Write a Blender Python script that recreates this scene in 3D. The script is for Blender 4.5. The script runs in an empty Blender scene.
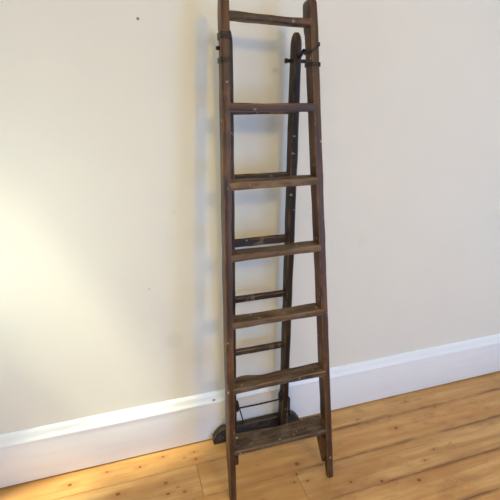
import bpy, bmesh, math, random
from mathutils import Vector, Matrix, noise
R = math.radians
rnd = random.Random(7)
SC = bpy.context.scene
COL = SC.collection

# ------------------------------------------------------------------ materials
class NT:
    """small helper around a material node tree"""
    def __init__(self, name):
        self.m = bpy.data.materials.new(name); self.m.use_nodes = True
        self.t = self.m.node_tree; self.t.nodes.clear()
        self.out = self.n('ShaderNodeOutputMaterial')
        self.b = self.n('ShaderNodeBsdfPrincipled')
        self.l(self.b.outputs[0], self.out.inputs[0])
    def n(self, typ, **kw):
        x = self.t.nodes.new(typ)
        for k, v in kw.items(): setattr(x, k, v)
        return x
    def l(self, a, b): self.t.links.new(a, b)
    def put(self, sock, v):
        if hasattr(v, 'is_output'): self.l(v, sock)
        else: sock.default_value = v
    def math(self, op, a, b=None, c=None, clamp=False):
        x = self.n('ShaderNodeMath', operation=op, use_clamp=clamp)
        for i, v in enumerate((a, b, c)):
            if v is not None: self.put(x.inputs[i], v)
        return x.outputs[0]
    def mix(self, f, a, b, mode='MIX'):
        x = self.n('ShaderNodeMix', data_type='RGBA', blend_type=mode)
        self.put(x.inputs[0], f); self.put(x.inputs[6], a); self.put(x.inputs[7], b)
        return x.outputs[2]
    def rng(self, v, a, b, c=0.0, d=1.0, smooth=True):
        x = self.n('ShaderNodeMapRange', interpolation_type='SMOOTHSTEP' if smooth else 'LINEAR')
        self.put(x.inputs[0], v)
        for i, q in enumerate((a, b, c, d)): x.inputs[i+1].default_value = q
        return x.outputs[0]
    def noise(self, vec, scale, detail=3, rough=.55, dist=0.0):
        x = self.n('ShaderNodeTexNoise'); self.put(x.inputs['Vector'], vec)
        x.inputs['Scale'].default_value = scale; x.inputs['Detail'].default_value = detail
        x.inputs['Roughness'].default_value = rough; x.inputs['Distortion'].default_value = dist
        return x.outputs['Fac']
    def scale(self, vec, s, off=(0, 0, 0)):
        x = self.n('ShaderNodeMapping'); self.put(x.inputs[0], vec)
        x.inputs['Scale'].default_value = s; x.inputs['Location'].default_value = off
        return x.outputs[0]
    def bump(self, h, strength, dist=.01):
        x = self.n('ShaderNodeBump'); self.put(x.inputs['Height'], h)
        x.inputs['Strength'].default_value = strength; x.inputs['Distance'].default_value = dist
        self.l(x.outputs[0], self.b.inputs['Normal'])
    def dot(self, pos, p, r0, r1, s=(1, 1, 1)):
        d = self.n('ShaderNodeVectorMath', operation='SUBTRACT'); self.put(d.inputs[0], pos); d.inputs[1].default_value = p
        e = self.n('ShaderNodeVectorMath', operation='MULTIPLY'); self.l(d.outputs[0], e.inputs[0]); e.inputs[1].default_value = s
        g = self.n('ShaderNodeVectorMath', operation='LENGTH'); self.l(e.outputs[0], g.inputs[0])
        return self.rng(g.outputs['Value'], r0, r1, 1.0, 0.0)

def rgb(r, g, b):      # sRGB 0-255 -> linear
    f = lambda c: (c/255/12.92) if c/255 <= .04045 else ((c/255+.055)/1.055)**2.4
    return (f(r), f(g), f(b), 1)

def old_wood(name, dark, mid, light, rough=.55, flecks=.5, dust=0.0, worn=None, gate0=.56, edge=.7, light2=rgb(150, 112, 74)):
    k = NT(name)
    at = k.n('ShaderNodeAttribute', attribute_name='grain'); v = at.outputs['Vector']
    g1 = k.noise(k.scale(v, (3.0, 70, 70)), 1.0, 5, .6, .3)
    g2 = k.noise(k.scale(v, (9, 260, 260)), 1.0, 3, .6)
    blot = k.noise(k.scale(v, (6, 14, 14)), 1.0, 4, .6)
    c = k.mix(k.rng(g1, .3, .7), dark, mid)
    c = k.mix(k.math('MULTIPLY', k.rng(blot, .48, .75), .85), c, light)
    c = k.mix(k.math('MULTIPLY', k.rng(g2, .5, .72), .45), c, dark)
    if dust:
        d = k.noise(k.scale(v, (14, 22, 22)), 1.0, 5, .7)
        c = k.mix(k.math('MULTIPLY', k.rng(d, .42, .7), dust), c, rgb(134, 122, 104))
    if worn:
        w = k.noise(k.scale(v, (20, 12, 12), (3, 1, 2)), 1.0, 3, .6)
        c = k.mix(k.math('MULTIPLY', k.rng(w, .56, .64), .9), c, worn)
    # arrises rubbed paler by hands and feet
    ea = k.n('ShaderNodeAttribute', attribute_name='edge')
    en = k.noise(k.scale(v, (9, 30, 30), (1, 4, 2)), 1.0, 4, .65)
    c = k.mix(k.math('MULTIPLY', k.math('MULTIPLY', ea.outputs['Fac'], k.rng(en, .38, .62)), edge), c, light2)
    # dried paint flecks
    vo = k.n('ShaderNodeTexVoronoi'); vo.inputs['Scale'].default_value = 38
    wn = k.n('ShaderNodeTexNoise'); wn.inputs['Scale'].default_value = 70; wn.inputs['Detail'].default_value = 2; k.l(v, wn.inputs['Vector'])
    wa = k.n('ShaderNodeVectorMath', operation='MULTIPLY_ADD'); k.l(wn.outputs['Color'], wa.inputs[0]); wa.inputs[1].default_value = (.016, .016, .016); k.l(v, wa.inputs[2])
    k.l(wa.outputs[0], vo.inputs['Vector'])
    gate = k.noise(k.scale(v, (23, 31, 31), (5, 2, 9)), 1.0, 1, .5)
    f = k.math('MULTIPLY', k.rng(vo.outputs['Distance'], .08, .26, 1, 0), k.rng(gate, gate0, gate0+.14))
    c = k.mix(k.math('MULTIPLY', f, flecks), c, rgb(196, 188, 172))
    k.l(c, k.b.inputs['Base Color'])
    k.b.inputs['Roughness'].default_value = rough
    k.b.inputs['Specular IOR Level'].default_value = .35
    k.bump(k.math('ADD', g1, k.math('MULTIPLY', g2, .5)), .35, .0015)
    return k.m

M_STILE = old_wood('stile_wood', rgb(40, 26, 15), rgb(85, 55, 31), rgb(122, 83, 48), .45, .7, edge=.6, light2=rgb(142, 98, 62))
M_TREAD = old_wood('tread_wood', rgb(52, 37, 24), rgb(102, 77, 50), rgb(134, 104, 70), .6, .8, .3, light2=rgb(150, 108, 68))
M_LOW = old_wood('bottom_tread_wood', rgb(50, 37, 25), rgb(88, 69, 48), rgb(114, 92, 64), .65, 1.0, .45, gate0=.47, edge=.5, light2=rgb(140, 110, 78))
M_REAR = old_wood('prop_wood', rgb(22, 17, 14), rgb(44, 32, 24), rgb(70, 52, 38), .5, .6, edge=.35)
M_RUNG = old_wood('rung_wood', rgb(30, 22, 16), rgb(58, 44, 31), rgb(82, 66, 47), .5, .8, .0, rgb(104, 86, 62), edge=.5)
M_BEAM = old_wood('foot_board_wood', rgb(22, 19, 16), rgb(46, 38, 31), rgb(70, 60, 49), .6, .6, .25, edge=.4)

def iron_mat():
    k = NT('black_iron')
    tc = k.n('ShaderNodeTexCoord')
    n = k.noise(tc.outputs['Object'], 120, 4, .6)
    k.l(k.mix(k.rng(n, .4, .7), rgb(30, 26, 24), rgb(62, 48, 38)), k.b.inputs['Base Color'])
    k.b.inputs['Metallic'].default_value = .55; k.b.inputs['Roughness'].default_value = .5
    k.bump(n, .3, .001)
    return k.m
M_IRON = iron_mat()

def wall_mat(name, col, marks):
    k = NT(name)
    ge = k.n('ShaderNodeNewGeometry'); pos = ge.outputs['Position']
    n1 = k.noise(pos, 3.0, 3, .5)
    n2 = k.noise(pos, 220, 3, .6)
    c = k.mix(k.math('MULTIPLY', k.rng(n1, .35, .7), .35), col, tuple(x*.95 for x in col[:3])+(1,))
    if marks:
        for p, r, a, cc in marks:
            c = k.mix(k.math('MULTIPLY', k.dot(pos, p, r*.45, r), a), c, cc)
    k.l(c, k.b.inputs['Base Color'])
    k.b.inputs['Roughness'].default_value = .7; k.b.inputs['Specular IOR Level'].default_value = .25
    k.bump(n2, .12, .001)
    return k.m
M_WALL = wall_mat('cream_wall_paint', rgb(227, 223, 210), [
    ((.115, 1.55, 1.745), .006, .9, rgb(110, 90, 70)),
    ((.075, 1.55, .80), .006, .3, rgb(150, 135, 110)), ((.19, 1.55, 1.1), .012, .12, rgb(190, 160, 130)),
    ((.16, 1.55, .55), .05, .12, rgb(180, 170, 155)), ((1.02, 1.55, .9), .03, .12, rgb(200, 196, 190))])
M_CEIL = wall_mat('ceiling_paint', rgb(238, 236, 230), None)
def gloss_mat():
    k = NT('white_gloss_paint')
    ge = k.n('ShaderNodeNewGeometry'); pos = ge.outputs['Position']
    n = k.noise(k.scale(pos, (4, 40, 40)), 1, 3, .5)
    c = k.mix(k.math('MULTIPLY', k.rng(n, .4, .7), .3), rgb(236, 238, 237), rgb(227, 229, 229))
    c = k.mix(k.math('MULTIPLY', k.dot(pos, (.315, 1.53, .222), .003, .007, (.7, 0, 1.4)), .9), c, rgb(52, 44, 40))
    k.l(c, k.b.inputs['Base Color'])
    k.b.inputs['Roughness'].default_value = .32
    k.bump(n, .08, .002)
    return k.m
M_SKIRT = gloss_mat()

Y_WALL = 1.55
SEAMS0, PW = 1.414, .1645
KNOTS = [(.064, 1.358, .011), (.066, 1.304, .009), (.131, 1.294, .010), (-.127, 1.365, .012), (-.033, 1.474, .008),
         (.068, 1.499, .008), (.205, 1.485, .006), (.206, 1.443, .009), (1.167, 1.334, .012), (.926, 1.095, .011),
         (1.077, 1.052, .012), (.623, 1.283, .014), (-.316, 1.469, .011), (.60, 1.235, .007), (.63, 1.19, .008), (.575, 1.20, .006),
         (.87, 1.47, .009), (1.33, 1.48, .008), (1.45, 1.40, .008), (.80, 1.13, .008), (1.25, 1.17, .007),
         (1.17, 1.13, .007), (-.17, 1.49, .007), (1.02, 1.44, .006), (.42, 1.16, .007), (-.45, 1.33, .011)]
def floor_mat():
    k = NT('pine_floorboards')
    ge = k.n('ShaderNodeNewGeometry'); pos = ge.outputs['Position']
    at = k.n('ShaderNodeAttribute', attribute_name='plank'); pid = at.outputs['Fac']
    cb = k.n('ShaderNodeCombineXYZ'); k.l(k.math('MULTIPLY', pid, 37.0), cb.inputs[0]); k.l(k.math('MULTIPLY', pid, 11.0), cb.inputs[2])
    ad = k.n('ShaderNodeVectorMath', operation='ADD'); k.l(pos, ad.inputs[0]); k.l(cb.outputs[0], ad.inputs[1]); v = ad.outputs[0]
    g1 = k.noise(k.scale(v, (1.6, 26, 1)), 1, 4, .55, .6)
    g2 = k.noise(k.scale(v, (5, 150, 1)), 1, 3, .6)
    bl = k.noise(k.scale(v, (2.5, 6, 1)), 1, 3, .55)
    c = k.mix(k.rng(g1, .3, .72), rgb(212, 171, 112), rgb(184, 136, 80))
    c = k.mix(k.math('MULTIPLY', k.rng(g2, .5, .75), .3), c, rgb(150, 100, 54))
    c = k.mix(k.math('MULTIPLY', k.rng(bl, .42, .72), .6), c, rgb(166, 116, 66))
    c = k.mix(k.math('MULTIPLY', pid, .45), c, rgb(206, 146, 76))
    # grime collected along the seams
    sx = k.n('ShaderNodeSeparateXYZ'); k.l(pos, sx.inputs[0])
    fy = k.math('FRACT', k.math('DIVIDE', k.math('SUBTRACT', sx.outputs[1], SEAMS0-20*PW), PW))
    ds = k.math('MULTIPLY', k.math('MINIMUM', fy, k.math('SUBTRACT', 1.0, fy)), PW)
    gn = k.noise(k.scale(pos, (5, 20, 1)), 1, 4, .6)
    right = k.rng(sx.outputs[0], .2, .9, .2, .8)
    c = k.mix(k.math('MULTIPLY', k.math('MULTIPLY', k.rng(ds, .001, .018, 1, 0), k.rng(gn, .3, .62)), right), c, rgb(128, 84, 48))
    # knots
    wob = k.noise(pos, 60, 2, .5)
    kn = None; halo = None
    for (x, y, r) in KNOTS:
        d = k.dot(pos, (x, y, 0), r*.35, r*.95, (.85, 1.1, 0)); h = k.dot(pos, (x, y, 0), r*.8, r*3.2, (.55, 1.3, 0))
        kn = d if kn is None else k.math('MAXIMUM', kn, d); halo = h if halo is None else k.math('MAXIMUM', halo, h)
    vo = k.n('ShaderNodeTexVoronoi'); vo.inputs['Scale'].default_value = 1; k.l(k.scale(v, (5, 9, 0)), vo.inputs['Vector'])
    gr = k.noise(k.scale(v, (7, 16, 1), (4, 2, 0)), 1, 5, .7)
    c = k.mix(k.math('MULTIPLY', k.math('MULTIPLY', k.rng(gr, .5, .72), .55), right), c, rgb(132, 90, 54))
    kn = k.math('MAXIMUM', kn, k.math('MULTIPLY', k.rng(vo.outputs['Distance'], .02, .07, 1, 0), .6))
    c = k.mix(k.math('MULTIPLY', halo, .42), c, rgb(168, 108, 56))
    c = k.mix(k.math('MULTIPLY', kn, k.rng(wob, .2, .55, .35, .9)), c, rgb(104, 66, 36))
    k.l(c, k.b.inputs['Base Color'])
    k.b.inputs['Roughness'].default_value = .42; k.b.inputs['Specular IOR Level'].default_value = .4
    k.bump(k.math('ADD', g1, k.math('MULTIPLY', g2, .4)), .12, .002)
    return k.m
M_FLOOR = floor_mat()
def plain(name, c, rough=.9):
    k = NT(name); tc = k.n('ShaderNodeTexCoord'); n = k.noise(tc.outputs['Object'], 30, 3)
    k.l(k.mix(n, c, tuple(x*.8 for x in c[:3])+(1,)), k.b.inputs['Base Color']); k.b.inputs['Roughness'].default_value = rough
    return k.m
M_SUB = plain('dark_subfloor', rgb(46, 30, 20))

# ------------------------------------------------------------------ mesh helpers
def link(name, me, mat, parent=None, kind=None):
    o = bpy.data.objects.new(name, me); COL.objects.link(o)
    if mat: me.materials.append(mat)
    if parent: o.parent = parent
    if kind: o['kind'] = kind
    return o

def box_into(bm, a, b):
    vs = [bm.verts.new((x, y, z)) for z in (a[2], b[2]) for y in (a[1], b[1]) for x in (a[0], b[0])]
    fs = []
    for q in ((0, 2, 3, 1), (4, 5, 7, 6), (0, 1, 5, 4), (2, 6, 7, 3), (0, 4, 6, 2), (1, 3, 7, 5)):
        fs.append(bm.faces.new([vs[i] for i in q]))
    return vs, fs

def fin(bm, name, smooth=True):
    bmesh.ops.recalc_face_normals(bm, faces=bm.faces)
    me = bpy.data.meshes.new(name); bm.to_mesh(me); bm.free()
    if smooth:
        for p in me.polygons: p.use_smooth = True
    return me

ORIGIN = Vector((.52, 1.19, 0))      # ladder base; its parts are stored relative to it

def rrect(hu, hv, r, n=3):
    r = min(r, hu*.98, hv*.98); pts = []
    for cx, cy, a0 in ((hu-r, hv-r, 0), (-hu+r, hv-r, 90), (-hu+r, -hv+r, 180), (hu-r, -hv+r, 270)):
        for i in range(n+1):
            a = R(a0+90*i/n); pts.append((cx+r*math.cos(a), cy+r*math.sin(a)))
    return pts

def loft(name, secs, mat, parent, jit=.0012, jf=18, seed=0, sharp=40):
    """secs: list of (center, u, v, hu, hv, r).  Rounded-rectangle sections joined along a path, capped."""
    bm = bmesh.new(); lay = bm.verts.layers.float_vector.new('grain'); eg = bm.verts.layers.float.new('edge')
    rings = []; L = 0; prev = None; so = seed*3.71
    for (c, u, v, hu, hv, r) in secs:
        c = Vector(c); u = Vector(u).normalized(); v = Vector(v).normalized()
        if prev is not None: L += (c-prev).length
        prev = c; ring = []
        for q_, (a, b) in enumerate(rrect(hu, hv, r)):
            p = c+u*a+v*b
            n = noise.noise_vector(p*jf+Vector((so, so*.7, 0)))*jit
            w = bm.verts.new(p+n-ORIGIN); w[lay] = (L+so, a+so*1.3, b+so*.9); w[eg] = 1.0 if q_ % 4 in (1, 2) else 0.0; ring.append(w)
        rings.append(ring)
    N = len(rings[0])
    for r0, r1 in zip(rings, rings[1:]):
        for i in range(N): bm.faces.new((r0[i], r0[(i+1) % N], r1[(i+1) % N], r1[i]))
    bm.faces.new(rings[0]); bm.faces.new(list(reversed(rings[-1])))
    me = fin(bm, name)
    o = link(name, me, mat, parent)
    me.set_sharp_from_angle(angle=R(sharp))
    return o

def tube(name, pts, rad, mat, parent, n=10, into=None):
    bm = into or bmesh.new(); rings = []
    P = [Vector(p) for p in pts]
    for i, p in enumerate(P):
        t = (P[min(i+1, len(P)-1)]-P[max(i-1, 0)]).normalized()
        a = t.orthogonal().normalized() if i == 0 else (a-t*a.dot(t)).normalized()
        b = t.cross(a)
        rings.append([bm.verts.new(p-ORIGIN+(a*math.cos(2*math.pi*k/n)+b*math.sin(2*math.pi*k/n))*rad) for k in range(n)])
    for r0, r1 in zip(rings, rings[1:]):
        for i in range(n): bm.faces.new((r0[i], r0[(i+1) % n], r1[(i+1) % n], r1[i]))
    bm.faces.new(rings[0]); bm.faces.new(list(reversed(rings[-1])))
    if into: return None
    me = fin(bm, name); o = link(name, me, mat, parent); me.set_sharp_from_angle(angle=R(45)); return o

def lerp(a, b, t): return a+(b-a)*t

# ------------------------------------------------------------------ the room
X0, X1, Y0, ZC = -.75, 3.4, -4.0, 2.7
def wall(name, parts, mat):
    bm = bmesh.new()
    for a, b in parts: box_into(bm, a, b)
    return link(name, fin(bm, name, False), mat, None, 'structure')
wall('wall_back', [((X0-.15, Y_WALL, -.1), (X1, Y_WALL+.15, ZC))], M_WALL)
WY0, WY1, WZ0, WZ1 = 1.17, 1.46, .28, 2.23        # window opening in the left wall
wall('wall_left', [((X0-.15, Y0, -.1), (X0, WY0, ZC)), ((X0-.15, WY1, -.1), (X0, Y_WALL, ZC)),
                   ((X0-.15, WY0, -.1), (X0, WY1, WZ0)), ((X0-.15, WY0, WZ1), (X0, WY1, ZC))], M_WALL)
wall('ceiling', [((X0-.15, Y0, ZC), (X1, Y_WALL+.15, ZC+.1))], M_CEIL)
bm = bmesh.new()
for a, b in (((X0-.13, WY0, WZ0), (X0-.07, WY0+.05, WZ1)), ((X0-.13, WY1-.05, WZ0), (X0-.07, WY1, WZ1)),
             ((X0-.13, WY0+.05, WZ0), (X0-.07, WY1-.05, WZ0+.05)), ((X0-.13, WY0+.05, WZ1-.05), (X0-.07, WY1-.05, WZ1)),
             ((X0-.12, WY0+.05, 1.24), (X0-.08, WY1-.05, 1.27))): box_into(bm, a, b)
link('window_1', fin(bm, 'window_1', False), M_SKIRT, None, 'structure')

# floorboards: one mesh, real gaps over a dark subfloor
bm = bmesh.new(); pl = bm.faces.layers.float.new('plank')
joints = {0: [-.9+1.7], -1: [.202, 2.3], -2: [.598, 2.6], -3: [-.35, 1.9]}
row = 0; y1 = SEAMS0+PW
GAP = .0012
while y1 > Y0:
    i = round((y1-SEAMS0-PW)/PW); y0 = y1-PW
    js = joints.get(i, [rnd.uniform(-.5, 2.5)]) if i != 0 else [2.2]
    xs = [X0]+js+[X1]
    for xa, xb in zip(xs, xs[1:]):
        yb = min(y1, Y_WALL)
        vs, fs = box_into(bm, (xa+GAP*.4, y0+GAP/2, -.02), (xb-GAP*.4, yb-GAP/2, 0))
        top = [e for e in fs[1].edges]
        pv = rnd.random()
        for f in fs: f[pl] = pv
        r = bmesh.ops.bevel(bm, geom=top, offset=.0015, segments=1, affect='EDGES')
        for f in r['faces']: f[pl] = pv
    y1 = y0
vs, fs = box_into(bm, (X0-.15, Y0, -.1), (X1, Y_WALL, -.015))
for f in fs: f.material_index = 1
fl = link('floor', fin(bm, 'floor', False), M_FLOOR, None, 'structure'); fl.data.materials.append(M_SUB)

def skirting(name, prof, x0, x1):
    bm = bmesh.new()
    a = [bm.verts.new((x0, y, z)) for y, z in prof]; b = [bm.verts.new((x1, y, z)) for y, z in prof]
    n = len(prof)
    for i in range(n): bm.faces.new((a[i], a[(i+1) % n], b[(i+1) % n], b[i]))
    bm.faces.new(a); bm.faces.new(b)
    me = fin(bm, name); o = link(name, me, M_SKIRT, None, 'structure'); me.set_sharp_from_angle(angle=R(28)); return o
W = Y_WALL
ogee = [(W-.020, .202), (W-.0225, .204), (W-.0235, .209), (W-.0225, .214), (W-.019, .219), (W-.0155, .226), (W-.0135, .234), (W-.012, .241),
        (W-.0095, .247), (W-.006, .252), (W-.002, .2545)]
skirting('baseboard_back', [(W, .008), (W-.019, .008), (W-.020, .010), (W-.020, .200)]+ogee+[(W, .255)], X0, X1)

# ------------------------------------------------------------------ the ladder
root = bpy.data.objects.new('step_ladder', None); COL.objects.link(root); root.location = ORIGIN
root['label'] = 'old paint-flecked dark wooden stepladder folded up against the cream wall'
root['category'] = 'ladder'

LEAN = .085
def yL(z): return 1.190+.0930*z        # front face, left stile
def yR(z): return 1.174+.0925*z        # front face, right stile
def xLi(z): return .322+.018*z+.0045*z*z        # inner edge of left stile
def xRo(z): return .743-.0560*z       # outer edge of right stile
TL, TR = .026, .026                   # stile thickness
ZT = 1.795
def depth(z):
    d = .058
    if z < .16: d = lerp(.022, .058, max(0, (z-.0)/.16))
    if z > 1.70: d = .064
    return d
TURN = Vector((.045, -.012, 0)).normalized()
along = Vector((1, -.045, 0)).normalized()
back = Vector((.045, 1, 0)).normalized()

def front_stile(side):
    secs = []; zs = [0, .004, .03, .06, .09, .12, .16]+[.2+.05*i for i in range(30)]+[1.695, 1.705, 1.75, 1.782, 1.79, 1.795]
    for z in zs:
        d = depth(z); t = TL
        e = 0.0
        if z > 1.78: e = {1.782: .0008, 1.79: .003, 1.795: .007}.get(z, 0)
        if z < .01: e = .002 if z == 0 else 0
        if side < 0: f = Vector((xLi(z)-t/2, yL(z), z))
        else: f = Vector((xRo(z)-t/2, yR(z), z))
        c = f+back*(d/2)
        secs.append((c, along, back, t/2-e, d/2-e, .0045))
    return loft('front_stile', secs, M_STILE, root, .0016, 14, 1 if side < 0 else 2)
front_stile(-1); front_stile(1)

# treads: (z of the front lower edge, thickness, depth, material)
TR_SPEC = [(.206, .219, .021, .090, M_LOW), (.473, .486, .024, .064, M_TREAD), (.732, .742, .025, .062, M_TREAD), (.979, .989, .026, .060, M_TREAD),
           (1.221, 1.226, .027, .060, M_TREAD), (1.464, 1.463, .028, .058, M_STILE), (1.729, 1.717, .021, .054, M_STILE)]
for ti, (zl, zr, th, dp, mt) in enumerate(TR_SPEC):
    z = (zl+zr)/2
    pa = Vector((xLi(z)-.006, yL(z)+.001, zl)); pb = Vector((xRo(z)-TR+.006, yR(z)+.001, zr))
    secs = []; n = 26
    for i in range(n+1):
        t = i/n; p = pa.lerp(pb, t)
        w = .5-.5*math.cos(2*math.pi*t)           # worn hollow in the middle of the front edge
        cut = .0035*w*(1 if ti in (1, 2, 3, 4) else .4)
        rear = 0
        if ti == 1: rear = .010*math.exp(-((t-.16)/.10)**2)-.006*math.exp(-((t-.36)/.10)**2)
        if ti == 0: rear = .004*math.sin(t*9)
        d = dp-cut+rear
        thk = th-.002*w
        c = p+back*(cut+d/2)+Vector((0, 0, thk/2))
        secs.append((c, back, Vector((0, 0, 1)), d/2, thk/2, .0045 if ti else .005))
    loft('tread', secs, mt, root, .0014, 16, 10+ti)

# triangular brackets under the bottom tread, one on the inner face of each front stile
def bracket(side):
    bm = bmesh.new(); lay = bm.verts.layers.float_vector.new('grain')
    prof = [(.002, .2), (.102, .2), (.098, .188), (.082, .15), (.063, .112), (.048, .085), (.03, .06), (.012, .1), (.004, .16)] if side > 0 else \
           [(.002, .2), (.092, .2), (.085, .188), (.06, .172), (.03, .160), (.012, .155), (.004, .168)]
    th = .013
    rings = []
    for s in (0, .002, th-.002, th):
        ring = []
        sh = .0015 if s in (0, th) else 0
        cy = sum(p[0] for p in prof)/len(prof); cz = sum(p[1] for p in prof)/len(prof)
        for (dy, z) in prof:
            dy2 = dy+(cy-dy)*sh*12; z2 = z+(cz-z)*sh*12
            if side > 0: p = Vector((xRo(z)-TR+.001, yR(z2), z2))+back*dy2-along*s
            else: p = Vector((xLi(z)-.001, yL(z2), z2))+back*dy2+along*s
            v = bm.verts.new(p-ORIGIN); v[lay] = (z2+7, dy2+5, s+side); ring.append(v)
        rings.append(ring)
    n = len(prof)
    for r0, r1 in zip(rings, rings[1:]):
        for i in range(n): bm.faces.new((r0[i], r0[(i+1) % n], r1[(i+1) % n], r1[i]))
    bm.faces.new(rings[0]); bm.faces.new(list(reversed(rings[-1])))
    me = fin(bm, 'tread_bracket'); o = link('tread_bracket', me, M_STILE, root); me.set_sharp_from_angle(angle=R(35))
bracket(-1); bracket(1)

# rear prop frame
YB = 1.450
EX, EY, EZ = Vector((1, 0, 0)), Vector((0, 1, 0)), Vector((0, 0, 1))
def rear_stile(x_out_top, x_out_bot, sgn, seed, top):
    t, d = .029, .046; secs = []
    zs = [0, .004]+[.05*i for i in range(1, 32)]
    zs = [z for z in zs if z < top-.05]
    for z in zs:
        x = lerp(x_out_bot, x_out_top, z/top)
        wid = t+(.004 if z < .22 else 0)
        secs.append((Vector((x-wid/2, YB+d/2, z)), EX, EY, wid/2, d/2, .007))
    for a in range(0, 91, 10):
        s = math.sin(R(a)); cz = math.cos(R(a))
        f = max(.25, cz)
        x = x_out_top-t/2
        secs.append((Vector((x, YB+d/2, top-.045+.045*s)), EX, EY, t/2*max(.55, cz**.35), d/2*f, min(.009, .02*f)))
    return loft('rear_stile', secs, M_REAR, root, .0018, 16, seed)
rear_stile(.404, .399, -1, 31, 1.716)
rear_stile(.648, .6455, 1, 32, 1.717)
for i, (z, h) in enumerate(((1.240, .026), (.992, .030), (.748, .023), (.500, .023), (1.470, .022))):
    secs = []
    for k in range(15):
        t = k/14; x = lerp(.394, .632, t)
        secs.append((Vector((x, YB+.022, z-h/2+.004)), EY, EZ, .012, h/2, .005))
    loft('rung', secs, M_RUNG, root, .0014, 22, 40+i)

# wide foot board behind the prop, resting on the floor along the skirting
secs = []
xa, xb = .301, .728
for k in range(0, 41):
    t = k/40; x = lerp(xa, xb, t); e = min(x-xa, xb-x)
    h = .081 if e > .055 else .081-.045*(1-max(0, e)/.05)**2
    ln = .0
    secs.append((Vector((x, 1.511, h/2)), EY, EZ, .0155, h/2, .006))
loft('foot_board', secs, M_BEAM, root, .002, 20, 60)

# iron work
tube('tie_rod', [(.390, YB+.006, .215), (.500, YB+.006, .2125), (.622, YB+.006, .2145)], .0036, M_IRON, root)
def eye_plate(x, z):
    secs = []
    for a in (-1, -.8, -.4, 0, .4, .8, 1):
        secs.append((Vector((x, YB+.008, z+a*.026)), EX, EY, .0095*(1-.5*a*a), .012*(1-.35*a*a), .004))
    loft('eye_plate', secs, M_IRON, root, .0012, 60, 70)
eye_plate(.402, .225); eye_plate(.609, .228)
tube('strut', [(.405, YB+.004, .235), (.410, YB-.003, .22), (.430, 1.468, .14), (.440, 1.492, .085)], .003, M_IRON, root)
tube('strut', [(.640, YB-.001, .225), (.650, YB+.004, .21), (.658, 1.470, .14), (.674, 1.4935, .075)], .0045, M_IRON, root)

def collar(name, side, z, hgt, dz=0.0, proud=.003, front_only=False):
    """flat iron band wrapped round a front stile"""
    bm = bmesh.new()
    d = depth(z); t = TL
    f = Vector((xLi(z)-t/2, yL(z), z)) if side < 0 else Vector((xRo(z)-t/2, yR(z), z))
    c = f+back*(d/2)
    outer = rrect(t/2+proud, d/2+proud, .005); inner = rrect(t/2-.002, d/2-.002, .004)
    R4 = []
    for pts, s in ((inner, -1), (outer, -1), (outer, 1), (inner, 1)):
        ring = []
        for a, b in pts:
            zz = s*hgt/2+dz*(a/(t/2))
            ring.append(bm.verts.new(c+along*a+back*(b+LEAN*0)+EZ*zz+back*(LEAN*zz)-ORIGIN))
        R4.append(ring)
    n = len(outer)
    for r0, r1 in zip(R4, R4[1:]+R4[:1]):
        for i in range(n): bm.faces.new((r0[i], r0[(i+1) % n], r1[(i+1) % n], r1[i]))
    me = fin(bm, name); link(name, me, M_IRON, root); me.set_sharp_from_angle(angle=R(35))
collar('iron_strap', -1, 1.683, .020)
collar('iron_strap', -1, 1.615, .015)
collar('iron_strap', 1, 1.607, .013)
collar('iron_strap', 1, 1.655, .011, dz=.010)
# link bar from the slanted strap back to the prop, pivot pins through the prop tops
tube('link_bar', [(.642, 1.461, 1.636), (.638, 1.445, 1.640), (.628, 1.405, 1.648), (.624, 1.385, 1.652)], .006, M_IRON, root)
tube('link_bar', [(.385, 1.461, 1.648), (.366, 1.425, 1.655), (.350, 1.395, 1.660)], .0055, M_IRON, root)
def pin(pa, pb, head):
    bm = bmesh.new(); pa = Vector(pa); pb = Vector(pb); u = (pb-pa).normalized()
    tube('', [pa, pb], .0062, None, None, 12, bm)
    tube('', [pa-u*.007, pa-u*.0062, pa-u*.001, pa], head, None, None, 10, bm)
    me = fin(bm, 'pivot_pin'); link('pivot_pin', me, M_IRON, root); me.set_sharp_from_angle(angle=R(40))
pin((.599, 1.466, 1.627), (.668, 1.466, 1.627), .0085)
pin((.337, 1.384, 1.650), (.352, 1.384, 1.650), .006)

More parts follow.
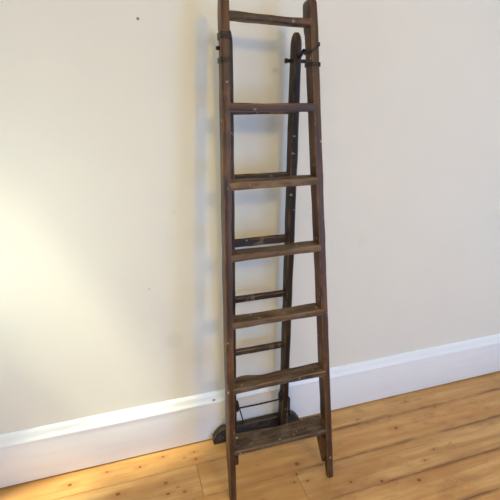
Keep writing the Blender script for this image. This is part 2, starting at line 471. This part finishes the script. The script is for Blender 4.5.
# ------------------------------------------------------------------ light
w = bpy.data.worlds.new('World'); SC.world = w; w.use_nodes = True
bg = w.node_tree.nodes['Background']; bg.inputs[0].default_value = (.58, .77, 1.0, 1); bg.inputs[1].default_value = .97
def light(name, typ, loc, col, energy, **kw):
    l = bpy.data.lights.new(name, typ); l.color = col; l.energy = energy
    for k_, v_ in kw.items(): setattr(l, k_, v_)
    o = bpy.data.objects.new(name, l); COL.objects.link(o); o.location = loc; return o
def tint(c, k):                       # light colour and power from a linear RGB triple
    m = max(c); return tuple(x/m for x in c), k*m
c, e = tint((1.76, 1.25, .38), 40)
light('ceiling_lamp', 'POINT', (.95, -1.5, 2.45), c, e, shadow_soft_size=.12)
c, e = tint((.20, .42, .96), 60)
o = light('daylight_window', 'AREA', (2.0, -2.4, .85), c, e, shape='RECTANGLE', size=1.2, size_y=1.3)
o.rotation_euler = (Vector((.8, 1.55, .4))-o.location).to_track_quat('-Z', 'Z').to_euler()
c, e = tint((.62, .67, .53), 10)
o = light('left_window', 'AREA', (X0+.01, .80, 1.0), c, e, shape='RECTANGLE', size=.28, size_y=1.2)
o.rotation_euler = Vector((1, 0, 0)).to_track_quat('-Z', 'Z').to_euler()
c, e = tint((2.05, 2.0, 1.3), 3)
s = light('sun', 'SUN', (-3, 0, 3), c, e, angle=R(7))
d = Vector((1, .27, -1.8)); s.rotation_euler = d.to_track_quat('-Z', 'Y').to_euler()

# ------------------------------------------------------------------ camera
cd = bpy.data.cameras.new('camera'); cd.sensor_fit = 'HORIZONTAL'; cd.sensor_width = 36; cd.lens = 419/500*36
cam = bpy.data.objects.new('camera', cd); COL.objects.link(cam)
cam.location = (0, 0, 1.5)
yaw, pit = R(17.6), R(19.7)
F = Vector((math.sin(yaw)*math.cos(pit), math.cos(yaw)*math.cos(pit), -math.sin(pit)))
cam.rotation_euler = F.to_track_quat('-Z', 'Y').to_euler()
cd.clip_start = .02
SC.camera = cam
vs_ = SC.view_settings
vs_.view_transform = 'Standard'; vs_.look = 'None'; vs_.gamma = 1; vs_.use_curve_mapping = False; vs_.exposure = 0
